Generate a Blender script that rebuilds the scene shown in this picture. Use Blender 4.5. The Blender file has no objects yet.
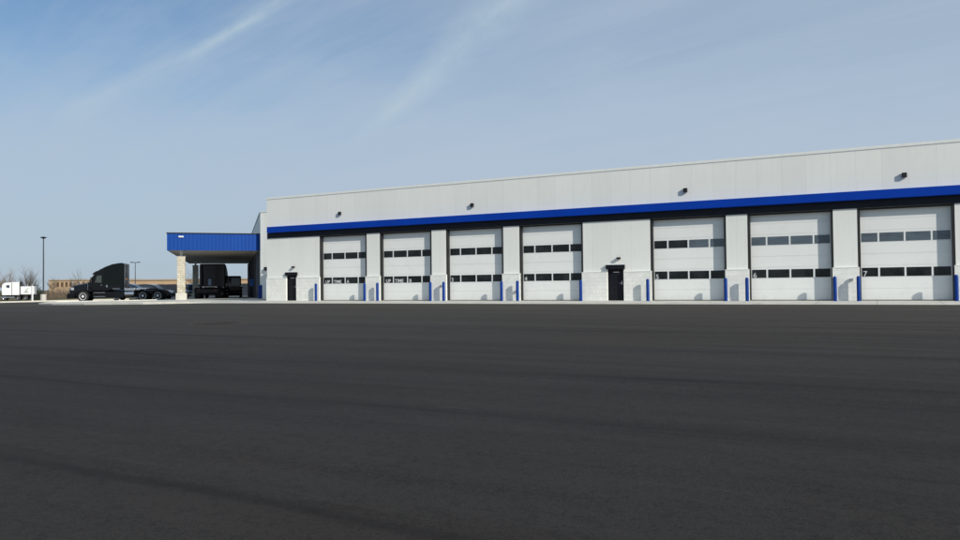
import bpy, bmesh, math, random
from mathutils import Vector, Matrix
random.seed(7)
S = bpy.context.scene
C = bpy.data.collections.new('place'); S.collection.children.link(C)
R = math.radians

# ------------------------------------------------------------------ camera calibration
F, CX, CY = 750.0, 480.0, 270.0
ANG, PITCH, ROLL, EYE, D = 0.4864, 0.0209, -0.0105, 0.8762, 38.719
CAM = Vector((0, -D, EYE))
ca, sa = math.cos(ANG), math.sin(ANG)
RGT = Vector((ca, sa, 0)); FWD = Vector((-sa, ca, 0)); UP = Vector((0, 0, 1))
cam_f = FWD*math.cos(PITCH) + UP*math.sin(PITCH)
cam_u = UP*math.cos(PITCH) - FWD*math.sin(PITCH)
cam_r2 = RGT*math.cos(ROLL) + cam_u*math.sin(ROLL)
cam_u2 = -RGT*math.sin(ROLL) + cam_u*math.cos(ROLL)

def ray(px, py):
    return cam_f + cam_r2*((px-CX)/F) - cam_u2*((py-CY)/F)
def at(px, py, Z):
    """point on the ray of a picture position at forward distance Z (metres); used to find where things stand"""
    d = ray(px, py); return CAM + d*(Z/d.dot(FWD))
def onwall(px, py, y=0.0):
    d = ray(px, py); return CAM + d*((y-CAM.y)/d.y)

# ------------------------------------------------------------------ node helpers
class NT:
    def __init__(s, tree): s.t = tree; s.n = tree.nodes; s.l = tree.links
    def add(s, typ, **kw):
        n = s.n.new(typ)
        for k, v in kw.items(): setattr(n, k, v)
        return n
    def put(s, sock, v):
        if v is None: return
        if hasattr(v, 'is_output') or hasattr(v, 'links'): s.l.new(v, sock)
        else:
            try: sock.default_value = v
            except Exception: sock.default_value = (v, v, v)
    def m(s, op, a, b=None, c=None, clamp=False):
        n = s.add('ShaderNodeMath', operation=op); n.use_clamp = clamp
        for i, v in enumerate((a, b, c)):
            if v is not None: s.put(n.inputs[i], v)
        return n.outputs[0]
    def vm(s, op, a, b=None):
        n = s.add('ShaderNodeVectorMath', operation=op)
        s.put(n.inputs[0], a)
        if b is not None: s.put(n.inputs[1], b)
        return n.outputs['Value'] if op in ('DOT_PRODUCT', 'LENGTH') else n.outputs[0]
    def mix(s, f, a, b, blend='MIX'):
        n = s.add('ShaderNodeMix', data_type='RGBA', blend_type=blend)
        s.put(n.inputs[0], f)
        for i, v in ((6, a), (7, b)):
            if isinstance(v, tuple) and len(v) == 3: v = v+(1,)
            s.put(n.inputs[i], v)
        return n.outputs[2]
    def noise(s, vec, scale, detail=4, rough=.55, dist=0):
        n = s.add('ShaderNodeTexNoise'); s.put(n.inputs['Vector'], vec)
        n.inputs['Scale'].default_value = scale; n.inputs['Detail'].default_value = detail
        n.inputs['Roughness'].default_value = rough; n.inputs['Distortion'].default_value = dist
        return n.outputs[0]
    def rng(s, v, a, b, c=0.0, d=1.0, smooth=False):
        n = s.add('ShaderNodeMapRange'); n.clamp = True
        if smooth: n.interpolation_type = 'SMOOTHSTEP'
        for i, x in enumerate((v, a, b, c, d)): s.put(n.inputs[i], x)
        return n.outputs[0]
    def scale(s, vec, sc, loc=(0, 0, 0), rot=(0, 0, 0)):
        n = s.add('ShaderNodeMapping'); s.put(n.inputs[0], vec)
        n.inputs['Location'].default_value = loc; n.inputs['Rotation'].default_value = rot
        n.inputs['Scale'].default_value = sc
        return n.outputs[0]

def mat(name, col, rough=.6, metal=0, spec=.5, var=.12, vscale=3.0, bump=0.0, bscale=40.0, coat=0, build=None, stretch=(1, 1, 1)):
    m = bpy.data.materials.new(name); m.use_nodes = True
    T = NT(m.node_tree); b = T.n['Principled BSDF']
    b.inputs['Roughness'].default_value = rough; b.inputs['Metallic'].default_value = metal
    b.inputs['Specular IOR Level'].default_value = spec; b.inputs['Coat Weight'].default_value = coat
    oc = T.add('ShaderNodeTexCoord').outputs['Object']
    n1 = T.noise(T.scale(oc, stretch), vscale, 5, .6)
    dark = tuple(c*(1-var) for c in col); lite = tuple(min(1, c*(1+var)) for c in col)
    c = T.mix(T.rng(n1, .3, .7), dark, lite)
    h = None
    if build: c, h = build(T, oc, c, b)
    T.put(b.inputs['Base Color'], c)
    if bump or h is not None:
        bn = T.add('ShaderNodeBump'); bn.inputs['Distance'].default_value = .02
        bn.inputs['Strength'].default_value = bump or .5
        T.put(bn.inputs['Height'], h if h is not None else T.noise(oc, bscale, 3))
        T.l.new(bn.outputs[0], b.inputs['Normal'])
    return m

def line_mask(T, coord, spacing, width, off=0.0):
    """1 on thin lines every `spacing` metres"""
    f = T.m('FRACT', T.m('DIVIDE', T.m('ADD', coord, 1000*spacing-off), spacing))
    d = T.m('MINIMUM', f, T.m('SUBTRACT', 1.0, f))
    return T.m('LESS_THAN', d, width/2/spacing)
def soft_line(T, coord, spacing, width, off=0.0):
    f = T.m('FRACT', T.m('DIVIDE', T.m('ADD', coord, 1000*spacing-off), spacing))
    d = T.m('MINIMUM', f, T.m('SUBTRACT', 1.0, f))
    return T.rng(d, 0, width/spacing, 1, 0, True)

def panel_build(T, oc, c, b):
    x = T.add('ShaderNodeSeparateXYZ'); T.l.new(oc, x.inputs[0])
    ln = line_mask(T, x.outputs[0], 1.067, .022, .3)
    # every panel a hair different in tone, streaked by rain from above
    idx = T.m('FLOOR', T.m('DIVIDE', T.m('ADD', x.outputs[0], 1067-.3), 1.067))
    wn = T.add('ShaderNodeTexWhiteNoise', noise_dimensions='1D'); T.l.new(idx, wn.inputs['W'])
    tone = T.rng(wn.outputs['Value'], 0, 1, .955, 1.0)
    c2 = T.mix(1.0, c, T.mix(tone, (0, 0, 0), (1, 1, 1)), 'MULTIPLY')
    st = T.noise(T.scale(oc, (5, 5, .35)), 1.6, 5, .6)
    c2 = T.mix(T.rng(st, .52, .8, 0, .22), c2, (.58, .585, .53))
    return T.mix(T.m('MULTIPLY', ln, .15), c2, (.30, .30, .29)), T.m('SUBTRACT', T.m('MULTIPLY', T.noise(oc, 1.1, 2), .25), T.m('MULTIPLY', ln, .4))
def block_build(T, oc, c, b):
    br = T.add('ShaderNodeTexBrick'); br.offset = .5
    s = T.add('ShaderNodeSeparateXYZ'); T.l.new(oc, s.inputs[0])
    cm = T.add('ShaderNodeCombineXYZ'); T.l.new(s.outputs[0], cm.inputs[0]); T.l.new(s.outputs[2], cm.inputs[1])
    T.l.new(cm.outputs[0], br.inputs['Vector'])
    br.inputs['Scale'].default_value = 1; br.inputs['Brick Width'].default_value = .406; br.inputs['Row Height'].default_value = .203
    br.inputs['Mortar Size'].default_value = .008
    br.inputs['Color1'].default_value = (.93, .93, .93, 1); br.inputs['Color2'].default_value = (1, 1, 1, 1); br.inputs['Mortar'].default_value = (.86, .86, .84, 1)
    n = T.noise(oc, 26, 5, .7)
    c = T.mix(1.0, c, br.outputs['Color'], 'MULTIPLY')
    c = T.mix(T.rng(T.noise(oc, 4.5, 5, .8), .50, .72, 0, .36), c, (.62, .585, .49))
    return c, T.m('SUBTRACT', n, T.m('MULTIPLY', br.outputs['Fac'], .6))
def stone_build(T, oc, c, b):
    v = T.add('ShaderNodeTexBrick'); v.offset = .5
    s = T.add('ShaderNodeSeparateXYZ'); T.l.new(oc, s.inputs[0])
    cm = T.add('ShaderNodeCombineXYZ'); T.l.new(T.m('ADD', s.outputs[0], s.outputs[1]), cm.inputs[0]); T.l.new(s.outputs[2], cm.inputs[1])
    T.l.new(cm.outputs[0], v.inputs['Vector'])
    v.inputs['Scale'].default_value = 1; v.inputs['Brick Width'].default_value = .36; v.inputs['Row Height'].default_value = .2; v.inputs['Mortar Size'].default_value = .012
    v.inputs['Color1'].default_value = (.80, .78, .72, 1); v.inputs['Color2'].default_value = (1, .97, .9, 1); v.inputs['Mortar'].default_value = (.6, .57, .5, 1)
    return T.mix(1.0, c, v.outputs['Color'], 'MULTIPLY'), T.m('SUBTRACT', T.noise(oc, 20, 4), v.outputs['Fac'])
def rib_build(T, oc, c, b):
    s = T.add('ShaderNodeSeparateXYZ'); T.l.new(oc, s.inputs[0])
    ln = soft_line(T, T.m('ADD', s.outputs[0], s.outputs[1]), .30, .035)
    return T.mix(T.m('MULTIPLY', ln, .25), c, (.004, .02, .12)), T.m('MULTIPLY', ln, 1.0)
def door_build(T, oc, c, b):
    s = T.add('ShaderNodeSeparateXYZ'); T.l.new(oc, s.inputs[0])
    ln = line_mask(T, s.outputs[2], .533, .016)
    fine = soft_line(T, s.outputs[2], .1066, .012)
    c = T.mix(T.rng(T.noise(T.scale(oc, (1.2, 1, 1.2)), 1.5, 5, .65), .52, .85, 0, .2), c, (.52, .52, .50))
    low = T.m('MULTIPLY', T.rng(s.outputs[2], .0, .5, .5, 0), T.noise(oc, 5, 5, .7))
    c = T.mix(low, c, (.40, .38, .34))
    return T.mix(T.m('MULTIPLY', ln, .18), c, (.4, .4, .4)), T.m('SUBTRACT', T.m('MULTIPLY', fine, -.2), ln)
def asphalt_build(T, oc, c, b):
    s = T.add('ShaderNodeSeparateXYZ'); T.l.new(oc, s.inputs[0])
    x, y = s.outputs[0], s.outputs[1]
    wob = T.m('MULTIPLY', T.m('SUBTRACT', T.noise(T.scale(oc, (.12, .12, 1)), 1, 3), .5), .7)
    yy = T.m('ADD', y, wob)
    lane = T.m('DIVIDE', T.m('ADD', yy, 410+34.5), 4.1)
    f = T.m('FRACT', lane)
    d = T.m('MINIMUM', f, T.m('SUBTRACT', 1.0, f))
    seam = T.m('MULTIPLY', T.rng(d, .006, .034, 1, 0, True), T.rng(T.noise(T.scale(oc, (.25, .25, 1), (9, 3, 0)), 1, 3), .40, .56, .25, 1))
    halo = T.m('MULTIPLY', T.rng(d, 0, .16, 1, 0, True), .22)
    wn = T.add('ShaderNodeTexWhiteNoise', noise_dimensions='1D'); T.l.new(T.m('FLOOR', lane), wn.inputs['W'])
    tone = T.rng(wn.outputs['Value'], 0, 1, .9, 1.08)
    big = T.noise(T.scale(oc, (.05, .13, 1)), 1, 5, .55)
    streak = T.noise(T.scale(oc, (.10, 1.5, 1), (4, 1, 0)), 1, 6, .65)
    grit = T.noise(oc, 95, 3, .8)
    grit2 = T.noise(oc, 22, 4, .75)
    k = T.m('MULTIPLY', tone, T.rng(big, .36, .64, .80, 1.20))
    k = T.m('MULTIPLY', k, T.rng(streak, .36, .66, .72, 1.30))
    k = T.m('MULTIPLY', k, T.rng(grit, .40, .60, .50, 1.6))
    k = T.m('MULTIPLY', k, T.rng(grit2, .40, .60, .72, 1.32))
    c = T.mix(1.0, c, T.mix(k, (0, 0, 0), (1.0, 1.0, 1.0)), 'MULTIPLY')
    n = T.n[-1]
    c = T.mix(T.m('ADD', T.m('MULTIPLY', seam, .62), halo, clamp=True), c, T.mix(.5, c, (.006, .006, .007)))
    # pale scuffs
    sc = T.noise(T.scale(oc, (.5, 5.5, 1), (1, 7, 0), (0, 0, .04)), 1, 5, .7)
    c = T.mix(T.rng(sc, .60, .80, 0, .30), c, (.10, .098, .092))
    s2 = T.noise(T.scale(oc, (.09, 2.6, 1), (5, 3, 0), (0, 0, -.03)), 1, 4, .6)
    c = T.mix(T.rng(s2, .58, .74, 0, .45), c, (.017, .017, .017))
    warm = T.noise(T.scale(oc, (.14, .3, 1), (2, 2, 0)), 1, 4, .6)
    c = T.mix(T.rng(warm, .4, .7, 0, .5), c, T.mix(1.0, c, (1.16, 1.0, .88), 'MULTIPLY'))
    peb = T.noise(oc, 9, 4, .8)
    c = T.mix(1.0, c, T.mix(T.rng(peb, .40, .60, .80, 1.22), (0, 0, 0), (1, 1, 1)), 'MULTIPLY')
    # tyre tracks curling across the lot
    # settled dusty patch where water stands
    vv = T.m('SQRT', T.m('ADD', T.m('POWER', T.m('ABSOLUTE', T.m('DIVIDE', T.m('ADD', x, 22.4), 1.15)), 2), T.m('POWER', T.m('ABSOLUTE', T.m('DIVIDE', T.m('ADD', y, 18.0), 1.0)), 2)))
    vv = T.m('ADD', vv, T.m('MULTIPLY', T.m('SUBTRACT', T.noise(oc, 1.2, 4), .5), .8))
    c = T.mix(T.rng(vv, .5, 1.15, .6, 0, True), c, (.016, .012, .009))
    rim = T.m('MULTIPLY', T.rng(vv, .75, .95, 0, 1, True), T.rng(vv, .95, 1.2, 1, 0, True))
    c = T.mix(T.m('MULTIPLY', rim, .15), c, (.13, .11, .085))
    # paler towards the apron: some dust, plus grazing sheen painted into the colour
    dust_sheen = T.m('MULTIPLY', T.rng(y, -27, -3.2, 0, .50), T.rng(streak, .3, .7, .4, 1))
    c = T.mix(dust_sheen, c, (.118, .104, .086))
    return c, T.m('ADD', T.m('MULTIPLY', grit, .5), T.m('MULTIPLY', grit2, .5))
def conc_build(T, oc, c, b):
    s = T.add('ShaderNodeSeparateXYZ'); T.l.new(oc, s.inputs[0])
    ln = line_mask(T, s.outputs[0], 2.4, .03)
    n = T.noise(oc, 1.1, 6, .7)
    c = T.mix(T.rng(n, .45, .8, 0, .5), c, (.25, .235, .20))
    return T.mix(T.m('MULTIPLY', ln, .6), c, (.1, .1, .09)), T.noise(oc, 50, 4)
def grass_build(T, oc, c, b):
    n = T.noise(oc, .12, 6, .7); n2 = T.noise(oc, 3, 5, .8)
    c = T.mix(T.rng(n, .4, .65), (.13, .10, .055), (.075, .085, .030))
    return T.mix(T.rng(n2, .35, .7, 0, .6), c, (.17, .14, .085)), n2
def glass_build(T, oc, c, b):
    n = T.noise(oc, 1.6, 3, .6)
    return T.mix(T.rng(n, .42, .66, 0, .55), c, (.03, .034, .036)), None
def reflect_glass(T, oc, c, b):
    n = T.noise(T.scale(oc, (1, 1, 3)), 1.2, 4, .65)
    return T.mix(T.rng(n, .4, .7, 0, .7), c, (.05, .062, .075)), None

M = {}
M['panel'] = mat('insulated wall panel', (.84, .845, .785), .5, var=.025, vscale=.35, bump=.3, build=panel_build)
M['block'] = mat('painted split face block', (.86, .86, .80), .8, var=.05, vscale=2, bump=.42, build=block_build)
M['door'] = mat('white sectional door', (.845, .855, .815), .45, var=.02, vscale=.6, bump=.12, build=door_build)
M['coping'] = mat('pale metal coping', (.82, .83, .78), .5, var=.04)
M['blue'] = mat('blue metal fascia', (.001, .043, .36), .5, spec=.15, var=.08, vscale=.5)
M['blue_rib'] = mat('blue ribbed canopy fascia', (.002, .050, .26), .5, spec=.2, var=.08, vscale=.4, bump=.8, build=rib_build)
M['navy'] = mat('dark navy band', (.016, .019, .028), .7, spec=.3, var=.2)
M['seal'] = mat('black door seal', (.012, .013, .014), .7, var=.2)
M['blackdoor'] = mat('black steel door', (.006, .007, .011), .6, spec=.25, var=.25, vscale=2)
M['steel'] = mat('brushed steel', (.55, .55, .55), .3, metal=1, var=.1)
M['fixture'] = mat('bronze light housing', (.010, .010, .011), .5, var=.2)
M['lens'] = mat('clear fixture lens', (.35, .36, .36), .2, var=.05)
M['glass'] = mat('dark tinted door glass', (.006, .008, .008), .08, spec=.3, var=.3, vscale=.8, build=glass_build)
M['glass_reflect'] = mat('door glass with painted reflection', (.10, .13, .155), .1, spec=.5, var=.12, vscale=.8, build=reflect_glass)  # paler tint painted in for sky reflection and bright interior, upper panes only
M['letter'] = mat('white vinyl lettering', (.62, .63, .62), .5, var=.03)
M['bollard'] = mat('blue bollard sleeve', (.002, .034, .21), .4, spec=.2, var=.15, vscale=4)
M['asphalt'] = mat('asphalt', (.0390, .0371, .0352), .92, spec=.14, var=.05, vscale=.5, bump=.9, build=asphalt_build)
M['concrete'] = mat('pale concrete', (.56, .54, .475), .85, var=.1, vscale=1, bump=.3, build=conc_build)
M['kerb'] = mat('kerb concrete', (.66, .63, .54), .85, var=.15, vscale=2, bump=.4)
M['grass'] = mat('dormant grass', (.12, .10, .05), .95, spec=.1, bump=1, build=grass_build)
M['roof'] = mat('grey roof membrane', (.35, .35, .34), .8)
M['stone'] = mat('buff stone cladding', (.56, .53, .45), .85, bump=.6, build=stone_build)
M['soffit'] = mat('taupe metal soffit', (.46, .43, .38), .5, var=.06, bump=.5, build=lambda T, oc, c, b: (c, soft_line(T, T.m('ADD', T.n['Separate XYZ'].outputs[0] if 'Separate XYZ' in T.n else T.noise(oc, 1), 0.0), .3, .05)))
M['bark'] = mat('grey bark', (.10, .085, .07), .9, var=.3, vscale=6, bump=.5)
M['twig'] = mat('bare brush twigs', (.16, .12, .085), .95, var=.35, vscale=2)
M['leafdark'] = mat('dark evergreen needles', (.035, .042, .025), .9, var=.4, vscale=3)
M['blackpaint'] = mat('black truck paint', (.0035, .004, .005), .2, spec=.32, var=.2, coat=.1)
M['greypanel'] = mat('dark grey cab panel', (.004, .006, .006), .25, spec=.22, var=.1)
M['rubber'] = mat('tyre rubber', (.016, .016, .016), .85, var=.2)
M['chassis'] = mat('chassis black', (.014, .014, .015), .6, var=.3)
M['chrome'] = mat('polished aluminium', (.80, .80, .80), .16, metal=1, var=.05)
M['autoglass'] = mat('vehicle glass', (.03, .045, .065), .05, var=.1)
M['cabglass'] = mat('pale mottled side window glass', (.05, .062, .055), .08, var=.5, vscale=3)  # slightly paler, mottled glass for the truck door windows
M['amber'] = mat('amber lens', (.6, .18, .02), .3)
M['redlens'] = mat('red lens', (.16, .006, .006), .4)
M['whitepaint'] = mat('white truck paint', (.74, .75, .74), .35, var=.06, vscale=.8, coat=.3)
M['greygraphic'] = mat('grey truck graphic', (.30, .34, .30), .5, var=.2)
M['navycar'] = mat('dark blue car paint', (.010, .020, .045), .15, var=.1, coat=.7)
M['blackcar'] = mat('black car paint', (.008, .009, .013), .15, var=.1, coat=.7)
M['vanpaint'] = mat('charcoal van paint', (.010, .010, .013), .3, var=.1, coat=.4)
M['greypil'] = mat('slate grey pilaster paint', (.07, .08, .10), .6, var=.1)
M['rim'] = mat('bright aluminium wheel', (.72, .73, .72), .35, metal=.25, var=.08)
M['tanwall'] = mat('tan far building wall', (.42, .29, .175), .9, var=.10, vscale=.2)
M['tanroof'] = mat('tan roof edge', (.33, .26, .19), .9, var=.1)
M['fardark'] = mat('dark brown glazing', (.10, .06, .035), .4, var=.3)  # plain dark brown for the far office windows
M['fence'] = mat('dark slate privacy screen', (.016, .022, .034), .8, var=.25, vscale=1)
M['poledark'] = mat('dark bronze pole', (.030, .035, .042), .5, var=.15)
M['signblue'] = mat('blue sign face', (.01, .10, .42), .4)
M['signwhite'] = mat('pale blue decal', (.30, .45, .62), .4)

# ------------------------------------------------------------------ mesh helpers
class MB:
    def __init__(s): s.b = bmesh.new()
    def box(s, x0, x1, y0, y1, z0, z1, bev=0, mtx=None):
        r = bmesh.ops.create_cube(s.b, size=1)
        vs = r['verts']
        for v in vs:
            v.co = Vector(((x0+x1)/2+v.co.x*(x1-x0), (y0+y1)/2+v.co.y*(y1-y0), (z0+z1)/2+v.co.z*(z1-z0)))
        if bev:
            es = list({e for v in vs for e in v.link_edges})
            bb = bmesh.ops.bevel(s.b, geom=es, offset=bev, segments=2, affect='EDGES', profile=.6)
            vs = [v for v in bb['verts']]
            vs = list({v for f in bb['faces'] for v in f.verts} | set(vs))
        if mtx is not None: bmesh.ops.transform(s.b, matrix=mtx, verts=[v for v in vs if v.is_valid])
        return s
    def tube(s, p0, p1, r0, r1=None, n=12, cap=True):
        r1 = r0 if r1 is None else r1
        p0, p1 = Vector(p0), Vector(p1); d = (p1-p0)
        if d.length < 1e-6: return s
        d.normalize(); a = d.orthogonal().normalized(); c = d.cross(a)
        A = [s.b.verts.new(p0+(a*math.cos(2*math.pi*i/n)+c*math.sin(2*math.pi*i/n))*r0) for i in range(n)]
        B = [s.b.verts.new(p1+(a*math.cos(2*math.pi*i/n)+c*math.sin(2*math.pi*i/n))*r1) for i in range(n)]
        for i in range(n): s.b.faces.new((A[i], A[(i+1) % n], B[(i+1) % n], B[i]))
        if cap: s.b.faces.new(A[::-1]); s.b.faces.new(B)
        return s
    def lathe(s, c, axis, prof, n=20):
        """prof: (distance along axis, radius)"""
        c = Vector(c); d = Vector(axis).normalized(); a = d.orthogonal().normalized(); e = d.cross(a)
        rings = [[s.b.verts.new(c+d*t+(a*math.cos(2*math.pi*i/n)+e*math.sin(2*math.pi*i/n))*max(r, .001)) for i in range(n)] for t, r in prof]
        for k in range(len(rings)-1):
            for i in range(n): s.b.faces.new((rings[k][i], rings[k][(i+1) % n], rings[k+1][(i+1) % n], rings[k+1][i]))
        s.b.faces.new(rings[0][::-1]); s.b.faces.new(rings[-1])
        return s
    def prism(s, pts, y0, y1, inset=0, zin=None):
        """side outline (x, z) given width y0..y1; inset tapers a rounded shoulder at both sides"""
        secs = [(y0, inset), (y0+inset*.7, 0), (y1-inset*.7, 0), (y1, inset)] if inset else [(y0, 0), (y1, 0)]
        cx = sum(p[0] for p in pts)/len(pts); cz = sum(p[1] for p in pts)/len(pts)
        w = max(abs(p[0]-cx) for p in pts); h = max(abs(p[1]-cz) for p in pts)
        rings = []
        for y, k in secs:
            rings.append([s.b.verts.new((cx+(p[0]-cx)*(1-k/w), y, cz+(p[1]-cz)*(1-k/h))) for p in pts])
        n = len(pts)
        for a, b in zip(rings, rings[1:]):
            for i in range(n): s.b.faces.new((a[i], a[(i+1) % n], b[(i+1) % n], b[i]))
        s.b.faces.new(rings[0][::-1]); s.b.faces.new(rings[-1])
        return s
    def plate(s, pts, vec):
        vec = Vector(vec); A = [s.b.verts.new(p) for p in pts]; B = [s.b.verts.new(Vector(p)+vec) for p in pts]; n = len(pts)
        s.b.faces.new(A); s.b.faces.new(B[::-1])
        for i in range(n): s.b.faces.new((A[i], B[i], B[(i+1) % n], A[(i+1) % n]))
        return s
    def poly(s, pts):
        s.b.faces.new([s.b.verts.new(p) for p in pts]); return s
    def build(s, name, m, parent=None, loc=None, smooth=False):
        bmesh.ops.recalc_face_normals(s.b, faces=s.b.faces[:])
        me = bpy.data.meshes.new(name); s.b.to_mesh(me); s.b.free()
        me.materials.append(m)
        if smooth:
            for p in me.polygons: p.use_smooth = True
            me.set_sharp_from_angle(angle=R(38))
        o = bpy.data.objects.new(name, me); C.objects.link(o)
        if parent is not None: o.parent = parent
        if loc is not None: o.location = loc
        return o

def tag(o, label, cat, group=None):
    o['label'] = label; o['category'] = cat
    if group: o['group'] = group
    return o
def struct(o, kind='structure'): o['kind'] = kind; return o
def thing(name, label, cat, loc=(0, 0, 0), rz=0, group=None):
    o = bpy.data.objects.new(name, None); C.objects.link(o); o.empty_display_size = .3
    o.location = loc; o.rotation_euler = (0, 0, rz)
    return tag(o, label, cat, group)
def kids(o): return [c for c in C.objects if c.parent == o]
def copy_tree(o, parent=None):
    c = o.copy(); C.objects.link(c); c.parent = parent
    for ch in kids(o): copy_tree(ch, c)
    return c
def textmesh(s, size, name, m, parent, loc, rot=(R(90), 0, 0), ext=.004):
    cu = bpy.data.curves.new(name, 'FONT'); cu.body = s; cu.size = size; cu.extrude = ext; cu.offset = size*.012
    t = bpy.data.objects.new(name, cu); S.collection.objects.link(t)
    me = bpy.data.meshes.new_from_object(t.evaluated_get(bpy.context.evaluated_depsgraph_get()))
    bpy.data.objects.remove(t); bpy.data.curves.remove(cu)
    me.materials.clear(); me.materials.append(m); me.name = name
    o = bpy.data.objects.new(name, me); C.objects.link(o); o.parent = parent; o.location = loc; o.rotation_euler = rot
    return o

# ------------------------------------------------------------------ ground
def sm(t): t = max(0, min(1, t)); return t*t*(3-2*t)
def gz(x, y):
    h = -.09*sm((-y)/3.2) - .64*sm((-y-3)/27)
    h -= .0088*max(0, min(70, -x-38))
    return h
LOTX = -79.5
def grid(name, m, xs, ys, dz=0, f=gz):
    b = MB(); V = [[b.b.verts.new((x, y, f(x, y)+dz)) for y in ys] for x in xs]
    for i in range(len(xs)-1):
        for j in range(len(ys)-1): b.b.faces.new((V[i][j], V[i+1][j], V[i+1][j+1], V[i][j+1]))
    return b.build(name, m, smooth=True)
def rangef(a, b, n): return [a+(b-a)*i/n for i in range(n+1)]
land = grid('terrain', M['grass'], [-3000, -1200, -500, -220]+rangef(-150, 60, 30)+[160, 400, 1500], [-700, -200, -90]+rangef(-60, 90, 25)+[160, 300, 600, 1400, 3000], dz=-.03)
struct(land)
# lot surface: in front of the building, and running on behind to the left of it
lot = grid('parking_lot', M['asphalt'], rangef(LOTX, 50, 90), rangef(-75, -3.0, 48)); struct(lot)
back = grid('rear_lot', M['asphalt'], rangef(LOTX, -36.4, 40), rangef(-3.0, 70, 40)); struct(back)
# concrete apron along the service bays, with a small step down to the asphalt
b = MB()
xs = rangef(-41.0, 16, 57)
b2 = b.b
prof = [(-3.25, -.40), (-3.25, -.105), (-3.20, -.085), (-.0, .004), (.9, .004)]
rows = [[b2.verts.new((x, y, z+gz(x, 0)*.0 - (.0088*max(0, -x-38)))) for (y, z) in prof] for x in xs]
for i in range(len(xs)-1):
    for j in range(len(prof)-1): b2.faces.new((rows[i][j], rows[i+1][j], rows[i+1][j+1], rows[i][j+1]))
struct(b.build('apron_pavement', M['concrete']))
# island pad under the canopy, kerbed
def slab(name, m, pts, h, drop=.5, lift=0):
    b = MB(); n = len(pts)
    T_ = [b.b.verts.new((x, y, gz(x, y)+h)) for x, y in pts]; B_ = [b.b.verts.new((x, y, gz(x, y)+h-drop)) for x, y in pts]
    b.b.faces.new(T_)
    for i in range(n): b.b.faces.new((B_[i], B_[(i+1) % n], T_[(i+1) % n], T_[i]))
    bmesh.ops.triangulate(b.b, faces=[f for f in b.b.faces if len(f.verts) > 4])
    return struct(b.build(name, m))
pad = [(-41.1, -3.2), (-44, -4.3), (-50, -4.4), (-55, -3.6), (-58.6, -2.4), (-61.0, .2), (-60.6, 1.6), (-57.2, 3.4), (-55.6, 6.0), (-78, 27.5), (-66, 38), (-41.1, 12)]
slab('island_pavement', M['concrete'], pad, .07)
def ribbon(name, m, pts, w, h, drop=.4):
    b = MB(); rows = []
    for i, p in enumerate(pts):
        a = Vector(pts[max(0, i-1)]); c = Vector(pts[min(len(pts)-1, i+1)]); t = (c-a).normalized(); nrm = Vector((-t.y, t.x))
        q = Vector(p); r = []
        for off, z in ((-w/2, -drop), (-w/2, h-.02), (-w/2+.03, h), (w/2-.03, h), (w/2, h-.02), (w/2, -drop)):
            s_ = q+nrm*off; r.append(b.b.verts.new((s_.x, s_.y, gz(q.x, q.y)+z)))
        rows.append(r)
    for A, B in zip(rows, rows[1:]):
        for j in range(5): b.b.faces.new((A[j], B[j], B[j+1], A[j+1]))
    b.b.faces.new(rows[0]); b.b.faces.new(rows[-1])
    return struct(b.build(name, m))
ribbon('island_kerb', M['kerb'], pad[:9], .34, .13)
ribbon('lot_kerb', M['kerb'], [(LOTX, -75+i*5) for i in range(30)], .4, .14)

# ------------------------------------------------------------------ the service building
W, P, G = 3.82, 1.0103, 3.6982
H, BT, BB, K = 7.053, 5.0276, 4.6266, 4.2663
XL, XR = -37.03, 14.0
ls = [-32.42, -27.59, -22.76, -17.93, -10.41, -5.58, -.75]
RC, FR, WZ, WP = .25, .11, 1.52, .09     # recess, dark frame, height and projection of the block base
bld = thing('service_building', 'long white truck service building with blue band and seven overhead doors', 'building', (0, 0, 0))
md = [(-35.24, -34.37), (-12.73, -11.85)]
b = MB()
b.box(XL, XR, .0, .4, K, H-.03)
edges = [XL]
for l in ls: edges += [l, l+W]
edges.append(XR)
for i in range(0, len(edges), 2):
    a, c = edges[i], edges[i+1]
    dm = [m_ for m_ in md if a < m_[0] < c]
    if dm:
        x0, x1 = dm[0]
        b.box(a, x0, 0, .4, -.3, K); b.box(x1, c, 0, .4, -.3, K); b.box(x0, x1, 0, .4, 1.85, K)
    else: b.box(a, c, 0, .4, -.3, K)
b.box(XL, XL+.3, .4, 34, -.6, H-.03); b.box(XR-.3, XR, .4, 34, -.6, H-.03); b.box(XL+.3, XR-.3, 33.7, 34, -.6, H-.03)
b.build('wall', M['panel'], bld)
b = MB(); b.box(XL+.3, XR-.3, .4, 33.7, 6.4, 6.6); b.build('roof', M['roof'], bld)
b = MB(); b.box(XL-.05, XR+.05, -.025, .45, H-.10, H+.03); b.box(XL-.05, XL+.35, .45, 34.05, H-.10, H+.03); b.build('coping', M['coping'], bld)
# thin pale trim strip right under the coping
b = MB(); b.box(XL-.02, XR+.02, -.012, -.001, H-.125, H-.101); b.build('coping_trim', M['coping'], bld)
b = MB(); b.box(XL+.30, XR, -.33, -.003, BB, BT, .012); fb = b.build('blue_fascia', M['blue'], bld)
b = MB(); b.box(XL+.07, XR, -.035, -.002, K, BB-.002); b.build('navy_band', M['navy'], bld)
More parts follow.
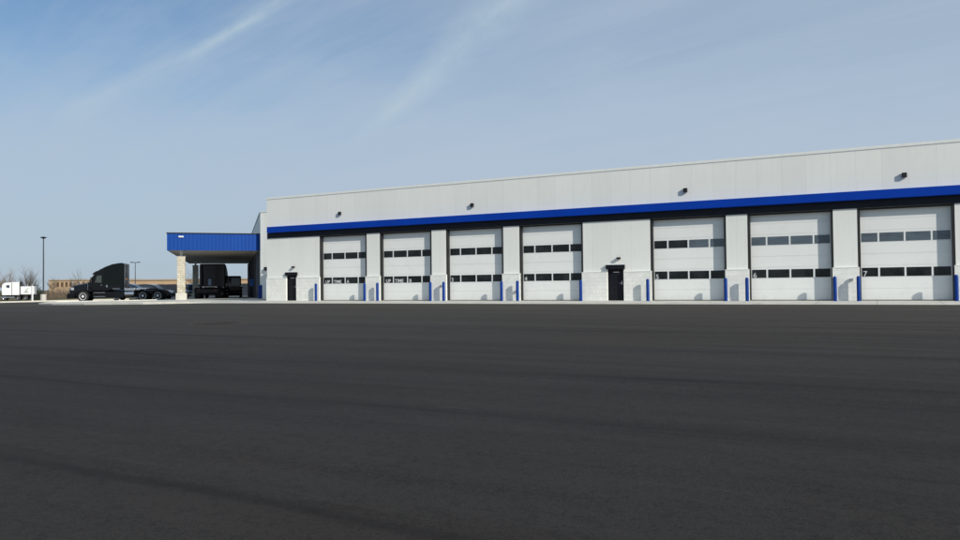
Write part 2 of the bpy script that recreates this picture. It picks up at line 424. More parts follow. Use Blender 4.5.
# ribbed return closing the end of the fascia; base flashing between panel wall and block base
for i in range(0, len(edges), 2):
    a, c = edges[i], edges[i+1]
    ea = 0 if i == 0 else .06; ec = 0 if i == len(edges)-2 else .06
    dm = [m_ for m_ in md if a < m_[0] < c]
    segs = [(a-ea, dm[0][0]-.01), (dm[0][1]+.01, c+ec)] if dm else [(a-ea, c+ec)]
    bb = MB(); bc = MB()
    led = []
    for s0, s1 in segs:
        bb.box(s0, s1, -WP, -.002, -.3, WZ, .006)
        led.append((s0, s1))
    base = bb.build('block_base', M['block'], bld)
    for s0, s1 in led:
        bc = MB(); bc.box(s0-.008, s1+.008, -WP-.015, -.002, WZ+.001, WZ+.03); bc.build('ledge', M['coping'], base)
for l in ls:   # black jamb liners and seals
    for x0, x1 in ((l+.002, l+FR), (l+W-FR, l+W-.002)):
        b = MB(); b.box(x0, x1, .012, RC+.12, 0.005, K-.002); b.build('door_jamb', M['seal'], bld)
    b = MB(); b.box(l+FR+.001, l+W-FR-.001, .05, RC+.12, K-.07, K-.003); b.build('door_header', M['seal'], bld)
names = ['A', 'B', '3', '4', '5', '6', '7']
dw = W-2*FR
def add_door(l, nm, lite):
    x0 = l+FR
    b = MB()
    z = .03
    for k in range(8):
        zt = min(.035+.533*(k+1), K-.07)
        b.box(x0+.002, x0+dw-.002, RC, RC+.05, .035+.533*k+.004, zt-.004, .006)
    b.box(x0+.002, x0+dw-.002, RC+.012, RC+.045, .04, K-.075)
    d = b.build('overhead_door', M['door'], bld)
    d['label'] = 'white overhead door marked '+('UPTIME '+nm if nm in 'AB' else nm)+' with two rows of windows'
    b = MB(); b.box(x0+.003, x0+dw-.003, RC-.005, RC+.04, .004, .034); b.build('bottom_seal', M['seal'], d)
    widths = [.655, .965, .965, .655]; gap = (dw-.10-sum(widths))/3
    for r, zb in ((0, 1.115), (1, 2.715)):
        x = x0+.05
        for k, w in enumerate(widths):
            g = M['glass_reflect'] if (r == 1 and lite[k]) else M['glass']
            b = MB()
            b.box(x, x+w, RC-.010, RC-.002, zb, zb+.40)
            wi = b.build('window', g, d)
            x += w+gap
    x = x0+.05
    yy = RC-.014
    if nm in 'AB':
        textmesh('UP', .30, 'lettering', M['letter'], d, (x+.13, yy, 1.13))
        textmesh('TIME', .30, 'lettering', M['letter'], d, (x+widths[0]+gap+.07, yy, 1.13))
        textmesh(nm, .30, 'lettering', M['letter'], d, (x+widths[0]+widths[1]+2*gap+.08, yy, 1.13))
    else:
        textmesh(nm, .34, 'lettering', M['letter'], d, (x+.04, yy, 1.125))
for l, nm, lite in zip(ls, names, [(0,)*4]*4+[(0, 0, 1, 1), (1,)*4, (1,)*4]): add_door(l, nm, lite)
for (x0, x1), wd in zip(md, ('left', 'middle')):
    b = MB(); b.box(x0+.045, x1-.045, .07, .12, 0.01, 1.80, .004)
    d = b.build('entrance_door', M['blackdoor'], bld)
    d['label'] = 'black steel walk door between the building corner and door A' if wd == 'left' else 'black steel walk door in the wide white wall between doors 4 and 5'
    b = MB(); b.box(x0+.002, x0+.043, .02, .14, 0.01, 1.845); b.box(x1-.043, x1-.002, .02, .14, 0.01, 1.845); b.box(x0+.043, x1-.043, .02, .14, 1.802, 1.845)
    b.build('door_frame', M['blackdoor'], d)
    b = MB(); b.box(x0-.07, x1+.07, -.13, -.002, 1.68, 1.90, .01); b.build('rain_hood', M['blackdoor'], d)
    b = MB(); b.box(x0-.08, x1+.08, -.14, -.002, 1.901, 1.92); b.build('hood_flashing', M['steel'], d)
    b = MB(); b.tube((x1-.13, .07, .93), (x1-.13, .01, .93), .012); b.tube((x1-.13, .01, .93), (x1-.26, .01, .93), .012); b.box(x1-.16, x1-.10, .06, .069, .85, 1.04)
    b.build('handle', M['steel'], d)
    b = MB(); b.box(x0+.28, x0+.60, .062, .069, 1.50, 1.54); b.build('name_plate', M['letter'], d)
    b = MB(); b.box(x1-.35, x1-.15, -.16, -.01, 2.20, 2.31, .02); b.tube((x1-.25, -.01, 2.255), (x1-.25, 0, 2.255), .05)
    lamp = b.build('door_light', M['fixture'], bld)
    b = MB(); b.box(x1-.32, x1-.18, -.15, -.03, 2.187, 2.199); b.build('lens', M['lens'], lamp)
# flood lights over the band
for px, py in ((340.3, 213.5), (472.6, 205.2), (685.6, 190.4), (904.3, 175.2)):
    p = onwall(px, py); x, z = p.x, p.z
    b = MB(); b.box(x-.105, x+.105, -.13, -.02, z-.11, z+.11, .025); b.tube((x, -.03, z), (x, -.001, z), .06)
    lamp = b.build('flood_light', M['fixture'], bld)
    b = MB(); b.box(x-.08, x+.08, -.115, -.035, z-.122, z-.111); b.build('lens', M['lens'], lamp)
# small fittings on the block base
for px, py in ((851.4, 279.6), (441.0, 286.0), (515.6, 291.6)):
    p = onwall(px, py, -WP-.05)
    b = MB(); b.box(p.x-.08, p.x+.08, -WP-.10, -WP-.002, p.z-.05, p.z+.05, .012); b.tube((p.x, -WP-.10, p.z), (p.x, -WP-.16, p.z-.04), .02)
    b.build('wall_tap', M['steel'], bld)

# ------------------------------------------------------------------ bollards
proto = None
bol = [(315.9, 'beside the left jamb of the door marked UPTIME A'), (364.6, 'in front of the right edge of the door marked UPTIME A'),
       (377.4, 'on the pier just left of the door marked UPTIME B'), (430.4, 'in front of the right edge of the door marked UPTIME B'),
       (443.7, 'on the pier just left of the door marked 3'), (501.6, 'in front of the right edge of the door marked 3'),
       (517.5, 'on the pier just left of the door marked 4'), (580.9, 'in front of the right edge of the door marked 4'),
       (647.9, 'at the wide white wall, just left of the door marked 5'), (725.9, 'in front of the right edge of the door marked 5'),
       (747.3, 'on the pier just left of the door marked 6'), (835.2, 'in front of the right edge of the door marked 6'),
       (858.9, 'on the pier just left of the door marked 7'), (956.8, 'in front of the right edge of the door marked 7')]
def bollard_at(loc, label):
    global proto
    if proto is None:
        proto = thing('bollard', '', 'bollard', group='blue bollards guarding the overhead doors')
        b = MB(); b.lathe((0, 0, -.1), (0, 0, 1), [(0, .083), (1.16, .083), (1.21, .072), (1.245, .045), (1.255, .0)], 20); b.build('post', M['bollard'], proto, smooth=True)
        b = MB(); b.lathe((0, 0, .0), (0, 0, 1), [(0, .12), (.012, .12), (.02, .085)], 20); b.build('base_plate', M['bollard'], proto)
        o = proto
    else: o = copy_tree(proto)
    o.location = loc; o['label'] = label
    return o
for px, where in bol:
    p = onwall(px, 300, -.36)
    bollard_at((p.x, -.36, -.012), 'blue bollard '+where)

# ------------------------------------------------------------------ angled wing and canopy
def cw(X, Z, z=0): return Vector((X*ca-Z*sa, X*sa+Z*ca-D, z))
A1 = cw(.949, .316)-cw(0, 0); A2 = cw(-.316, .949)-cw(0, 0)
A1.normalize(); A2.normalize()
WC = cw(-.2927*64, 64)
wrot = math.atan2(A1.y, A1.x)
wing = thing('office_wing', 'set back pale wing of the service building turned at an angle beside the canopy', 'building', (WC.x, WC.y, 0), wrot)
WH = 7.33
iv = Matrix.Rotation(-wrot, 3, 'Z'); ex = iv @ Vector((1, 0, 0)); ey = iv @ Vector((0, 1, 0))
rl = XL-.02-WC.x
foot = [Vector((0, 0, 0)), ex*rl, ex*rl+ey*30, Vector((0, 38, 0))]      # front face parallel to the main wall, side face at an angle
b = MB(); b.plate([(p.x, p.y, -1.2) for p in foot], (0, 0, 1.2+WH)); b.build('wall', M['panel'], wing)
ex2 = -ex*.04-ey*.04
b = MB(); b.plate([(p.x, p.y, WH+.001) for p in (ex2, ex*rl-ey*.04, ex*rl+ey*.4, ex*.1+ey*.4)], (0, 0, .08)); b.plate([(p.x, p.y, WH+.003) for p in (ex2, ex*.3+ey*.38, Vector((.4, 38, 0)), Vector((-.04, 38, 0)))], (0, 0, .08)); b.build('coping', M['coping'], wing)
g0 = gz(WC.x, WC.y)
for k in range(7):
    y0 = 3.2+k*5.0
    b = MB(); b.box(-.05, -.004, y0, y0+3.6, g0-.1, 3.5)
    w_ = b.build('window_bay', M['glass'], wing)
    b = MB()
    for yy in (y0-.1, y0+1.75, y0+3.6): b.box(-.10, -.052, yy, yy+.1, g0-.1, 3.6)
    b.box(-.10, -.052, y0, y0+3.6, 3.5, 3.6); b.box(-.10, -.052, y0, y0+3.6, 2.3, 2.38)
    b.build('frame', M['seal'], w_)
for k in range(8):
    y0 = 1.8+k*5.0
    b = MB(); b.box(-.28, -.003, y0, y0+.7, g0-.3, 4.05); b.build('pilaster', M['greypil'], wing)
b = MB(); b.box(-.68, -.30, 9.3, 9.36, 1.05, 1.75, .01); b.box(-.34, -.28, 9.31, 9.35, 1.1, 1.7)
sg = b.build('wall_sign', M['signblue'], wing)
b = MB(); b.box(-.15, .15, -.22, -.003, 2.35, 2.65, .03); fo = b.b
bmesh.ops.transform(fo, matrix=Matrix.Translation(ex*.72) @ Matrix.Rotation(-wrot, 4, 'Z'), verts=fo.verts[:]); b.build('wall_light', M['fixture'], wing)
# canopy, in its own frame: x along the front (0 at wing wall), y running away
CD, CWD = 35.5, 7.45
CZ0, CZ1 = 4.10, 5.50
co = WC + A2*.8
can = thing('canopy', 'blue ribbed drive-through canopy standing on buff stone pillars left of the building', 'canopy', (co.x, co.y, 0), wrot)
b = MB()
b.box(-CWD, -.02, 0, .06, CZ0, CZ1); b.box(-CWD, -CWD+.06, .06, CD, CZ0, CZ1); b.box(-CWD, -.02, CD, CD+.06, CZ0, CZ1)
b.build('fascia', M['blue_rib'], can)
b = MB(); b.box(-CWD-.04, -.02, -.04, CD+.1, CZ1+.001, CZ1+.09); b.build('roof_cap', M['navy'], can)
b = MB(); b.box(-CWD+.062, -.02, .062, CD-.002, CZ0+.02, CZ0+.07)
for i in range(22): b.box(-CWD+.07, -.02, .3+i*1.57, .34+i*1.57, CZ0+.005, CZ0+.019)
b.build('soffit', M['soffit'], can)
b = MB(); b.box(-CWD+.9, -CWD+1.3, -.10, -.002, 5.18, 5.31, .01); b.build('fascia_light', M['letter'], can)
for k, yy in enumerate((1.2, 28.6)):
    x = -CWD+1.05
    wp = co+A1*x+A2*yy; g = gz(wp.x, wp.y)+.05
    b = MB(); b.box(x-.32, x+.32, yy-.32, yy+.32, g+.58, 3.60, .01)
    pl = b.build('pillar', M['stone'], can)
    b = MB(); b.box(x-.43, x+.43, yy-.43, yy+.43, g-.2, g+.58, .03); b.build('plinth', M['concrete'], pl)
    b = MB(); b.box(x-.36, x+.36, yy-.36, yy+.36, 3.601, 3.68, .01); b.build('cap', M['concrete'], pl)
    b = MB(); b.box(x-.12, x+.12, yy-.12, yy+.12, 3.681, CZ0+.018); b.build('steel_post', M['coping'], pl)
for px, Z, w in ((261.3, 62.6, 'nearest blue bollard at the corner of the angled wing beside the canopy'), (259.4, 62.2, 'blue bollard left of the one at the angled wing corner, against the canopy edge')):
    p = at(px, 300, Z); bollard_at((p.x, p.y, gz(p.x, p.y)+.06), w)

# ------------------------------------------------------------------ vehicles
def wheel(parent, x, y, z, r, w, side, rimm, name='wheel', rimr=.58):
    b = MB(); b.lathe((x, y-w/2, z), (0, 1, 0), [(0, r*.62), (.0, r*.88), (w*.12, r*.99), (w*.5, r), (w*.88, r*.99), (w, r*.88), (w, r*.62)], 28)
    t = b.build(name, M['rubber'], parent, smooth=True)
    yo = y+side*w/2
    b = MB(); b.lathe((x, yo-side*.05, z), (0, side, 0), [(0, r*rimr), (.055, r*rimr), (.05, r*rimr*.88), (.015, r*rimr*.7), (.02, r*rimr*.42), (.09, r*rimr*.36), (.10, r*.1)], 20)
    b.build('rim', rimm, t, smooth=True)
    return t

def tractor(name, label, group, loc, rz, paint, dec=False, L=9.3):
    """sleeper tractor, nose towards -x, origin on the ground under the front bumper"""
    t = thing(name, label, 'truck', loc, rz, group)
    Y = 1.22
    # hood: loft of cross-sections along x
    b = MB(); secs = []
    for x, zt, zb, hw in ((.16, 1.05, .48, .78), (.20, 1.32, .47, .96), (.42, 1.50, .60, 1.06), (1.0, 1.62, .95, 1.10), (1.6, 1.74, 1.0, 1.10), (2.35, 1.92, .95, 1.12)):
        r = []
        for (fy, fz) in ((-1, 0), (-1, .55), (-.93, .8), (-.72, .96), (0, 1.0), (.72, .96), (.93, .8), (1, .55), (1, 0)):
            r.append(b.b.verts.new((x, hw*fy, zb+(zt-zb)*fz)))
        secs.append(r)
    for A, B in zip(secs, secs[1:]):
        for i in range(8): b.b.faces.new((A[i], A[i+1], B[i+1], B[i]))
        b.b.faces.new((A[8], A[0], B[0], B[8]))
    b.b.faces.new(secs[0]); b.b.faces.new(secs[-1])
    b.build('hood', paint, t, smooth=True)
    # fenders
    for s in (-1, 1):
        b = MB(); n = 12; ring = []
        for i in range(n+1):
            a = math.pi*(.02+.96*i/n); ring.append((1.45-math.cos(a)*.70, .48+math.sin(a)*.66, 1.45-math.cos(a)*.58, .48+math.sin(a)*.55))
        for y0, y1 in ((s*.84, s*1.20),):
            rows = [[b.b.verts.new((q[0], y0, q[1])), b.b.verts.new((q[0], y1, q[1]-.02)), b.b.verts.new((q[2], y1, q[3])), b.b.verts.new((q[2], y0, q[3]))] for q in ring]
            for A, B in zip(rows, rows[1:]):
                for i in range(4): b.b.faces.new((A[i], A[(i+1) % 4], B[(i+1) % 4], B[i]))
            b.b.faces.new(rows[0]); b.b.faces.new(rows[-1])
        b.build('fender', paint, t, smooth=True)
        b = MB(); b.box(.34, .62, s*1.02 if s > 0 else -1.10, s*1.10 if s > 0 else -1.02, 1.08, 1.32, .03); b.build('headlight', M['lens'], t)
        b = MB(); b.tube((1.95, s*1.05, 1.75), (1.95, s*1.36, 1.85), .02); b.tube((1.95, s*1.36, 1.1), (1.95, s*1.36, 1.85), .02)
        b.tube((.62, s*1.02, 1.46), (.55, s*1.22, 1.70), .014); b.box(.50, .60, s*1.22-.07, s*1.22+.07, 1.66, 1.84, .02); b.build('hood_mirror', M['chrome'], t)
    b = MB(); b.prism([(0, .32), (0, .70), (.10, .80), (.5, .80), (.72, .70), (.72, .34)], -1.2, 1.2, .06); b.build('bumper', paint, t)
    b = MB(); b.box(.12, .17, -.72, .72, .78, 1.30, .02)
    g_ = b.build('grille', M['chrome'], t)
    b = MB()
    for k in range(6): b.box(.095, .118, -.66, .66, .82+k*.08, .85+k*.08)
    b.build('grille_bar', M['chassis'], g_)
    # cab + sleeper, side outline
    cab = [(2.02, 1.35), (2.05, 1.92), (2.55, 2.56), (2.50, 2.62), (3.0, 2.95), (3.55, 3.22), (4.15, 3.44), (4.75, 3.54), (5.05, 3.56), (5.26, 3.48), (5.26, 1.10), (4.0, 1.05), (3.7, .95), (2.4, .95)]
    b = MB(); b.prism(cab, -Y, Y, .07); b.build('cab', paint, t)
    b = MB(); b.prism([(2.28, 2.50), (2.40, 2.66), (2.72, 2.84), (2.74, 2.72), (2.50, 2.56)], -1.12, 1.12, .03); b.build('sun_visor', paint, t)
    # windshield
    b = MB(); b.plate([(2.005, -1.0, 1.97), (2.005, 1.0, 1.97), (2.485, .95, 2.58), (2.485, -.95, 2.58)], (.012, 0, -.01)); b.build('windshield', M['autoglass'], t)
    for s in (-1, 1):
        y = s*(Y+.004)
        def pan(pts, nm, m_, par=t, th=.012, yo=0):
            b = MB(); b.plate([(x, y+s*yo, z) for x, z in pts], (0, s*th, 0)); return b.build(nm, m_, par)
        dr = pan([(2.42, 1.02), (2.42, 1.92), (2.66, 2.46), (3.28, 2.46), (3.28, 1.02)], 'door', paint)
        pan([(2.56, 1.78), (2.78, 2.40), (3.18, 2.40), (3.18, 1.74)], 'window', M['cabglass'], dr, yo=.014)
        b = MB(); b.box(3.10, 3.24, y-.01+s*.02, y+.01+s*.03, 1.50, 1.54); b.build('handle', M['chrome'], dr)
        pan([(3.42, 1.55), (3.42, 2.40), (4.82, 2.40), (4.82, 1.55)], 'side_panel', M['greypanel'])
        pan([(3.42, 2.46), (3.42, 3.05), (4.2, 3.35), (4.82, 3.44), (4.82, 2.46)], 'roof_fairing_panel', M['greypanel'])
        pan([(4.92, 1.2), (4.92, 3.44), (5.20, 3.42), (5.20, 1.2)], 'cab_extender', M['greypanel'], yo=.01)
        b = MB(); b.box(3.62, 3.70, y-.01, y+.02, 1.30, 1.62, .01); b.box(3.56, 3.76, y-.01, y+.03, 1.38, 1.42); b.build('grab_handle', M['chrome'], t)
        # mirror
        b = MB(); b.tube((2.45, s*1.2, 2.2), (2.28, s*1.44, 2.15), .02); b.tube((2.40, s*1.2, 1.80), (2.28, s*1.44, 1.85), .02); b.box(2.22, 2.34, s*1.44-.10, s*1.44+.10, 1.72, 2.24, .03); b.build('mirror', M['chassis'], t)
        # skirts, steps and tank
        b = MB(); b.box(2.35, 5.22, y-.06 if s > 0 else y, y if s > 0 else y+.06, .34, .90, .02)
        sk = b.build('side_fairing', paint, t)
        for z_ in (.46, .82):
            bb = MB(); bb.box(2.45, 3.5, y-.01, y+.02, z_, z_+.04); bb.build('step', M['chrome'], sk)
        bb = MB(); bb.box(4.2, 4.9, y-.01, y+.012, 1.16, 1.20); bb.build('trim_strip', M['chrome'], sk)
        wheel(t, 1.45, s*1.02, .50, .50, .30, s, M['rim'], rimr=.64)
        for xx in (7.0, 8.42): wheel(t, xx, s*.93, .50, .50, .56, s, M['rim'], rimr=.66)
        b = MB(); n = 10; rows = []
        for xx in (7.0, 8.42):
            rows = []
            for i in range(n+1):
                a = math.pi*(.12+.76*i/n)
                rows.append([b.b.verts.new((xx-math.cos(a)*.62, s*.66, .5+math.sin(a)*.62)), b.b.verts.new((xx-math.cos(a)*.62, s*1.22, .5+math.sin(a)*.62)),
                             b.b.verts.new((xx-math.cos(a)*.60, s*1.22, .5+math.sin(a)*.60)), b.b.verts.new((xx-math.cos(a)*.60, s*.66, .5+math.sin(a)*.60))])
            for A, B in zip(rows, rows[1:]):
                for i in range(4): b.b.faces.new((A[i], A[(i+1) % 4], B[(i+1) % 4], B[i]))
            b.b.faces.new(rows[0]); b.b.faces.new(rows[-1])
        b.build('mudguard', M['chassis'], t, smooth=True)
        b = MB(); b.box(5.3, 6.25, s*1.16-.03, s*1.16+.03, .98, 1.22, .02); b.tube((5.3, s*.95, .68), (6.15, s*.95, .68), .26, n=20); b.build('fuel_tank', M['chrome'], t)
        b = MB(); b.box(9.14, 9.20, s*.75-.15, s*.75+.15, .82, .92); b.build('tail_light', M['redlens'], t)
        if s > 0: continue
        b = MB(); b.tube((5.48, s*1.0, .9), (5.48, s*1.0, 3.38), .07, n=14); b.tube((5.48, s*1.0, 1.3), (5.48, s*1.0, 2.6), .10, n=14); b.build('exhaust_stack', M['chassis'], t, smooth=True)
        b = MB(); b.box(5.42, 5.50, s*1.10-.03, s*1.10+.03, 2.02, 2.12); b.build('marker_light', M['amber'], t)
    b = MB(); b.box(1.0, 9.1, -.45, -.33, .72, 1.0); b.box(1.0, 9.1, .33, .45, .72, 1.0); b.box(5.3, 6.9, -.32, .32, .99, 1.04)
    for xx in (1.45, 7.0, 8.42): b.tube((xx, -.9, .5), (xx, .9, .5), .08)
    b.box(9.0, 9.12, -1.0, 1.0, .6, .95); b.build('frame', M['chassis'], t)
    b = MB(); b.prism([(7.1, 1.06), (7.15, 1.18), (8.2, 1.18), (8.5, 1.04)], -.45, .45); b.build('fifth_wheel', M['chassis'], t)
    b = MB(); b.box(5.66, 6.7, -.98, .98, 1.05, 1.10); b.box(6.3, 7.3, -.7, .7, 1.10, 1.24, .03); b.build('deck_plate', M['chrome'], t)
    if dec:
        b = MB(); b.box(5.265, 5.28, -.40, -.12, 1.35, 2.0); b.build('rectangle', M['signwhite'], t)  # small pale blue rectangle on the back of the cab
    return t
p = at(70.4, 302.6, 70.5); hd = math.atan2(RGT.y, RGT.x)
tractor('semi_truck', 'black sleeper semi truck parked side-on beyond the kerb, nose to the left', None, (p.x, p.y, gz(p.x, p.y)+.0), hd+R(14), M['blackpaint']).scale = (.93, 1, 1.02)
# truck seen from behind below the canopy; its nose points away from the camera
p = at(209, 302, 80.0); q = at(212, 300, 76.3)
hdir = -(A2*1.0+A1*.10).normalized()     # +x of the model is its tail
rz = math.atan2(hdir.y, hdir.x)
org = Vector((q.x, q.y, 0)) - Vector((math.cos(rz), math.sin(rz), 0))*5.6
tractor('semi_truck', 'black sleeper semi truck standing under the blue canopy, its back to the camera', None, (org.x, org.y, gz(org.x, org.y)+.07), rz, M['blackpaint'], dec=True)

def car(name, label, cat, loc, rz, paint, kind='suv', group=None):
    """nose towards +x, origin at the middle of the wheelbase"""
    t = thing(name, label, cat, loc, rz, group)
    if kind == 'suv':
        body = [(-2.30, .42), (-2.36, .85), (-2.28, 1.12), (-1.0, 1.16), (.75, 1.14), (1.55, 1.04), (2.15, .92), (2.34, .72), (2.34, .40), (1.9, .28), (-1.9, .28)]
        top = [(-2.22, 1.13), (-2.05, 1.62), (-1.75, 1.76), (-.9, 1.82), (-.1, 1.78), (.2, 1.70), (.98, 1.13)]
        glass = [(-1.98, 1.18), (-1.82, 1.58), (-.8, 1.68), (.05, 1.64), (.68, 1.18)]; w = .93
    else:
        body = [(-2.6, .5), (-2.65, .9), (-2.6, 1.3), (-1.0, 1.34), (1.3, 1.34), (1.9, 1.15), (2.45, .98), (2.6, .8), (2.6, .42), (2.2, .3), (-2.3, .3)]
        top = [(-2.6, 1.31), (-2.55, 2.30), (-2.35, 2.45), (.6, 2.45), (.95, 2.35), (1.7, 1.31)]
        glass = [(-.1, 1.40), (-.1, 2.05), (.80, 2.05), (1.30, 1.40)]; w = 1.0
    b = MB(); b.prism(body, -w, w, .10); b.build('body', paint, t, smooth=False)
    b = MB(); b.prism(top, -w+.10, w-.10, .14); rf = b.build('cabin', paint, t)
    for s in (-1, 1):
        b = MB(); b.plate([(x, s*(w-.097), z) for x, z in glass], (0, s*.012, 0)); b.build('side_window', M['autoglass'], t)
        b = MB(); b.box(2.12, 2.32, s*.62-.16, s*.62+.16, .78, .92, .03); b.build('headlight', M['lens'], t)
        b = MB(); b.box(-2.39 if kind == 'suv' else -2.67, -2.3 if kind == 'suv' else -2.58, s*.74-.1, s*.74+.1, .86, 1.12, .02); b.build('tail_light', M['redlens'], t)
        b = MB(); b.box(.62, .76, s*(w+.08)-.09, s*(w+.08)+.09, 1.12, 1.26, .03); b.build('mirror', paint, t)
        for xx in (-1.42, 1.42): wheel(t, xx, s*(w-.12), .35, .35, .24, s, M['steel'], rimr=.66)
    # windscreens
    f0, f1 = top[-1], top[-2] if kind != 'suv' else top[-2]
    for (a, c, off) in ((top[-1], top[-2], .02), (top[0], top[1], -.02)):
        ax, az = a; cx, cz = c
        b = MB(); b.plate([(ax+(cx-ax)*.1+off, -w+.26, az+(cz-az)*.1+.012), (ax+(cx-ax)*.1+off, w-.26, az+(cz-az)*.1+.012), (ax+(cx-ax)*.9+off, w-.32, az+(cz-az)*.9+.012), (ax+(cx-ax)*.9+off, -w+.32, az+(cz-az)*.9+.012)], (off*.5, 0, .008)); b.build('windscreen', M['autoglass'], t)
    return t
def put(px, Z): p = at(px, 300, Z); return (p.x, p.y, gz(p.x, p.y)+.0)
gcar = 'dark cars parked behind the black semi truck'
car('parked_car', 'dark blue SUV parked just behind the rear frame of the black semi truck, nose right', 'car', put(133, 82), hd+R(4), M['navycar'], group=gcar)
car('parked_car', 'black SUV parked beyond the black semi truck, its nose reaching towards the stone pillar', 'car', put(154, 90), hd-R(3), M['blackcar'], group=gcar)
car('parked_car', 'dark blue car facing the camera between the two canopy pillars and the truck', 'car', put(194, 93), math.atan2(-A2.y, -A2.x), M['navycar'])
car('cargo_van', 'charcoal van parked beneath the canopy on the right of the black truck', 'van', put(232.5, 84), math.atan2(A2.y, A2.x), M['vanpaint'], 'van')

# white truck far left, cab to the left, tall body, then low body, on one dark chassis
def white_truck():
    p = at(3.2, 301, 112); t = thing('box_truck', 'white truck at the far left edge beyond the lot kerb, cab to the left', 'truck', (p.x, p.y, gz(p.x, p.y)+.05), hd+R(22)); t.scale = (.76, .9, .86)
    b = MB(); b.prism([(.0, .95), (-.05, 1.9), (.02, 2.65), (.35, 3.0), (1.62, 3.12), (1.62, .85), (.1, .85)], -1.1, 1.1, .08); cab = b.build('cab', M['whitepaint'], t)
    for s in (-1, 1):
        b = MB(); b.plate([(.70, s*1.102, 2.30), (.78, s*1.102, 2.62), (1.25, s*1.102, 2.66), (1.32, s*1.102, 2.25), (1.1, s*1.102, 2.10)], (0, s*.015, 0)); b.build('window', M['autoglass'], t)
    b = MB(); b.box(1.72, 2.98, -1.15, 1.15, .9, 3.14, .04); b.build('tall_body', M['whitepaint'], t)
    b = MB(); b.box(3.0, 3.1, -1.16, 1.16, .8, 3.18); b.box(1.64, 1.70, -1.0, 1.0, .8, 3.0); b.build('bulkhead', M['chassis'], t)
    b = MB(); b.box(3.14, 5.5, -1.15, 1.15, 1.0, 2.38, .05); lb = b.build('low_body', M['whitepaint'], t)
    for s in (-1, 1):
        b = MB(); b.plate([(3.7, s*1.152, 1.25), (4.0, s*1.152, 1.7), (4.5, s*1.152, 2.2), (4.6, s*1.152, 2.2), (4.2, s*1.152, 1.6), (4.6, s*1.152, 1.3)], (0, s*.006, 0)); b.build('stripe', M['greygraphic'], lb)
    b = MB(); b.box(-.2, 5.6, -.5, .5, .55, .84); b.box(0, 5.55, -1.1, 1.1, .84, .90); b.build('frame', M['chassis'], t)
    for s in (-1, 1):
        for xx in (.4, 2.75, 4.05): wheel(t, xx, s*.95, .42, .42, .3, s, M['chrome'])
    b = MB(); b.box(-.2, 2.2, -1.13, 1.13, .42, .62, .02); b.build('side_skirt', M['chrome'], t)
    return t
white_truck()
p = at(32.3, 301, 104)
b = MB(); b.box(-.09, .09, -.09, .09, -.1, 2.1, .01); tag(b.build('marker_post', M['whitepaint'], None, (p.x, p.y, gz(p.x, p.y))), 'white post standing at the rear end of the far white truck', 'post')

# ------------------------------------------------------------------ lamp posts
def lamp_post(px, Z, ztop, label, twin, base_h, bw):
    p = at(px, 300, Z); g = gz(p.x, p.y)
    t = thing('lamp_post', label, 'lamp post', (p.x, p.y, g), hd)
    b = MB(); b.tube((0, 0, -.2), (0, 0, base_h), bw, bw, 20); b.build('footing', M['concrete'], t, smooth=True)
    h = ztop-g
    b = MB(); b.box(-.17, .17, -.17, .17, base_h, base_h+.03); b.tube((0, 0, base_h+.03), (0, 0, h), .085, .06, 12); b.build('pole', M['poledark'], t, smooth=True)
    for s in ((-1, 1) if twin else (0,)):
        b = MB()
        if twin: b.tube((0, 0, h-.1), (s*.35, 0, h-.05), .035); b.box(s*.62-.32, s*.62+.32, -.2, .2, h-.1, h+.05, .03)
        else: b.lathe((0, 0, h-.14), (0, 0, 1), [(0, .10), (.06, .22), (.12, .34), (.17, .36), (.22, .20), (.26, .04)], 20)
        hd_ = b.build('lamp_head', M['poledark'], t)
        b = MB()
        if twin: b.box(s*.62-.25, s*.62+.25, -.15, .15, h-.115, h-.101)
        else: b.lathe((0, 0, h-.16), (0, 0, 1), [(0, .06), (.019, .085)], 16)
        b.build('lens', M['lens'], hd_)
lamp_post(43.4, 92, 7.35, 'tall single lamp post on a thick concrete footing beyond the left kerb', False, .85, .33)
lamp_post(135.3, 150, 6.3, 'distant twin head lamp post rising behind the black semi truck', True, .6, .3)

# ------------------------------------------------------------------ far buildings, screen fence
def far_building(name, label, px0, px1, Z, py_top, bands, wins=None):
    a = at(px0, 290, Z); c = at(px1, 290, Z); L_ = (c-a).length; rz = math.atan2(c.y-a.y, c.x-a.x)
    t = thing(name, label, 'building', (a.x, a.y, gz(a.x, a.y)), rz)
    g = gz(a.x, a.y); ht = at((px0+px1)/2, py_top, Z).z-g
    b = MB(); b.box(0, L_, 0, 25, -.5, ht-.5); b.build('wall', M['tanwall'], t)
    b = MB(); b.box(-.3, L_+.3, -.3, 25.3, ht-.5, ht, .05); b.build('roof', M['tanroof'], t)
    return t, L_, ht, g
t, L_, ht, g = far_building('office_building', 'distant tan building with a row of brown windows, left of the black truck', 49, 127, 330, 279.3, None)
for i in range(17):
    x = 3.4+i*1.9
    if i in (4,): continue
    b = MB(); b.box(x, x+1.05, -.08, -.01, ht-3.2, ht-1.15); w_ = b.build('window', M['fardark'], t)
    b = MB(); b.box(x-.08, x+1.13, -.14, -.082, ht-3.3, ht-3.2); b.build('sill', M['tanroof'], w_)
t, L_, ht, g = far_building('warehouse', 'distant low tan warehouse with a dark ground floor, seen past the stone pillar', 128, 262, 290, 278.8, None)
b = MB(); b.box(.5, L_-.5, -.10, -.01, -.2, ht-2.0); b.build('shopfront', M['fence'], t)  # covered glazing, with its shade put into the dark colour
for i in range(12):
    b = MB(); b.box(2+i*4.2, 2.2+i*4.2, -.4, -.12, -.2, ht-2.0); b.build('column', M['tanroof'], t)
a = at(158, 290, 112); c = at(258, 290, 112); L_ = (c-a).length
fn = thing('fence', 'dark privacy screen fence far behind the canopy, below the tan warehouse', 'fence', (a.x, a.y, gz(a.x, a.y)-.05), math.atan2(c.y-a.y, c.x-a.x))
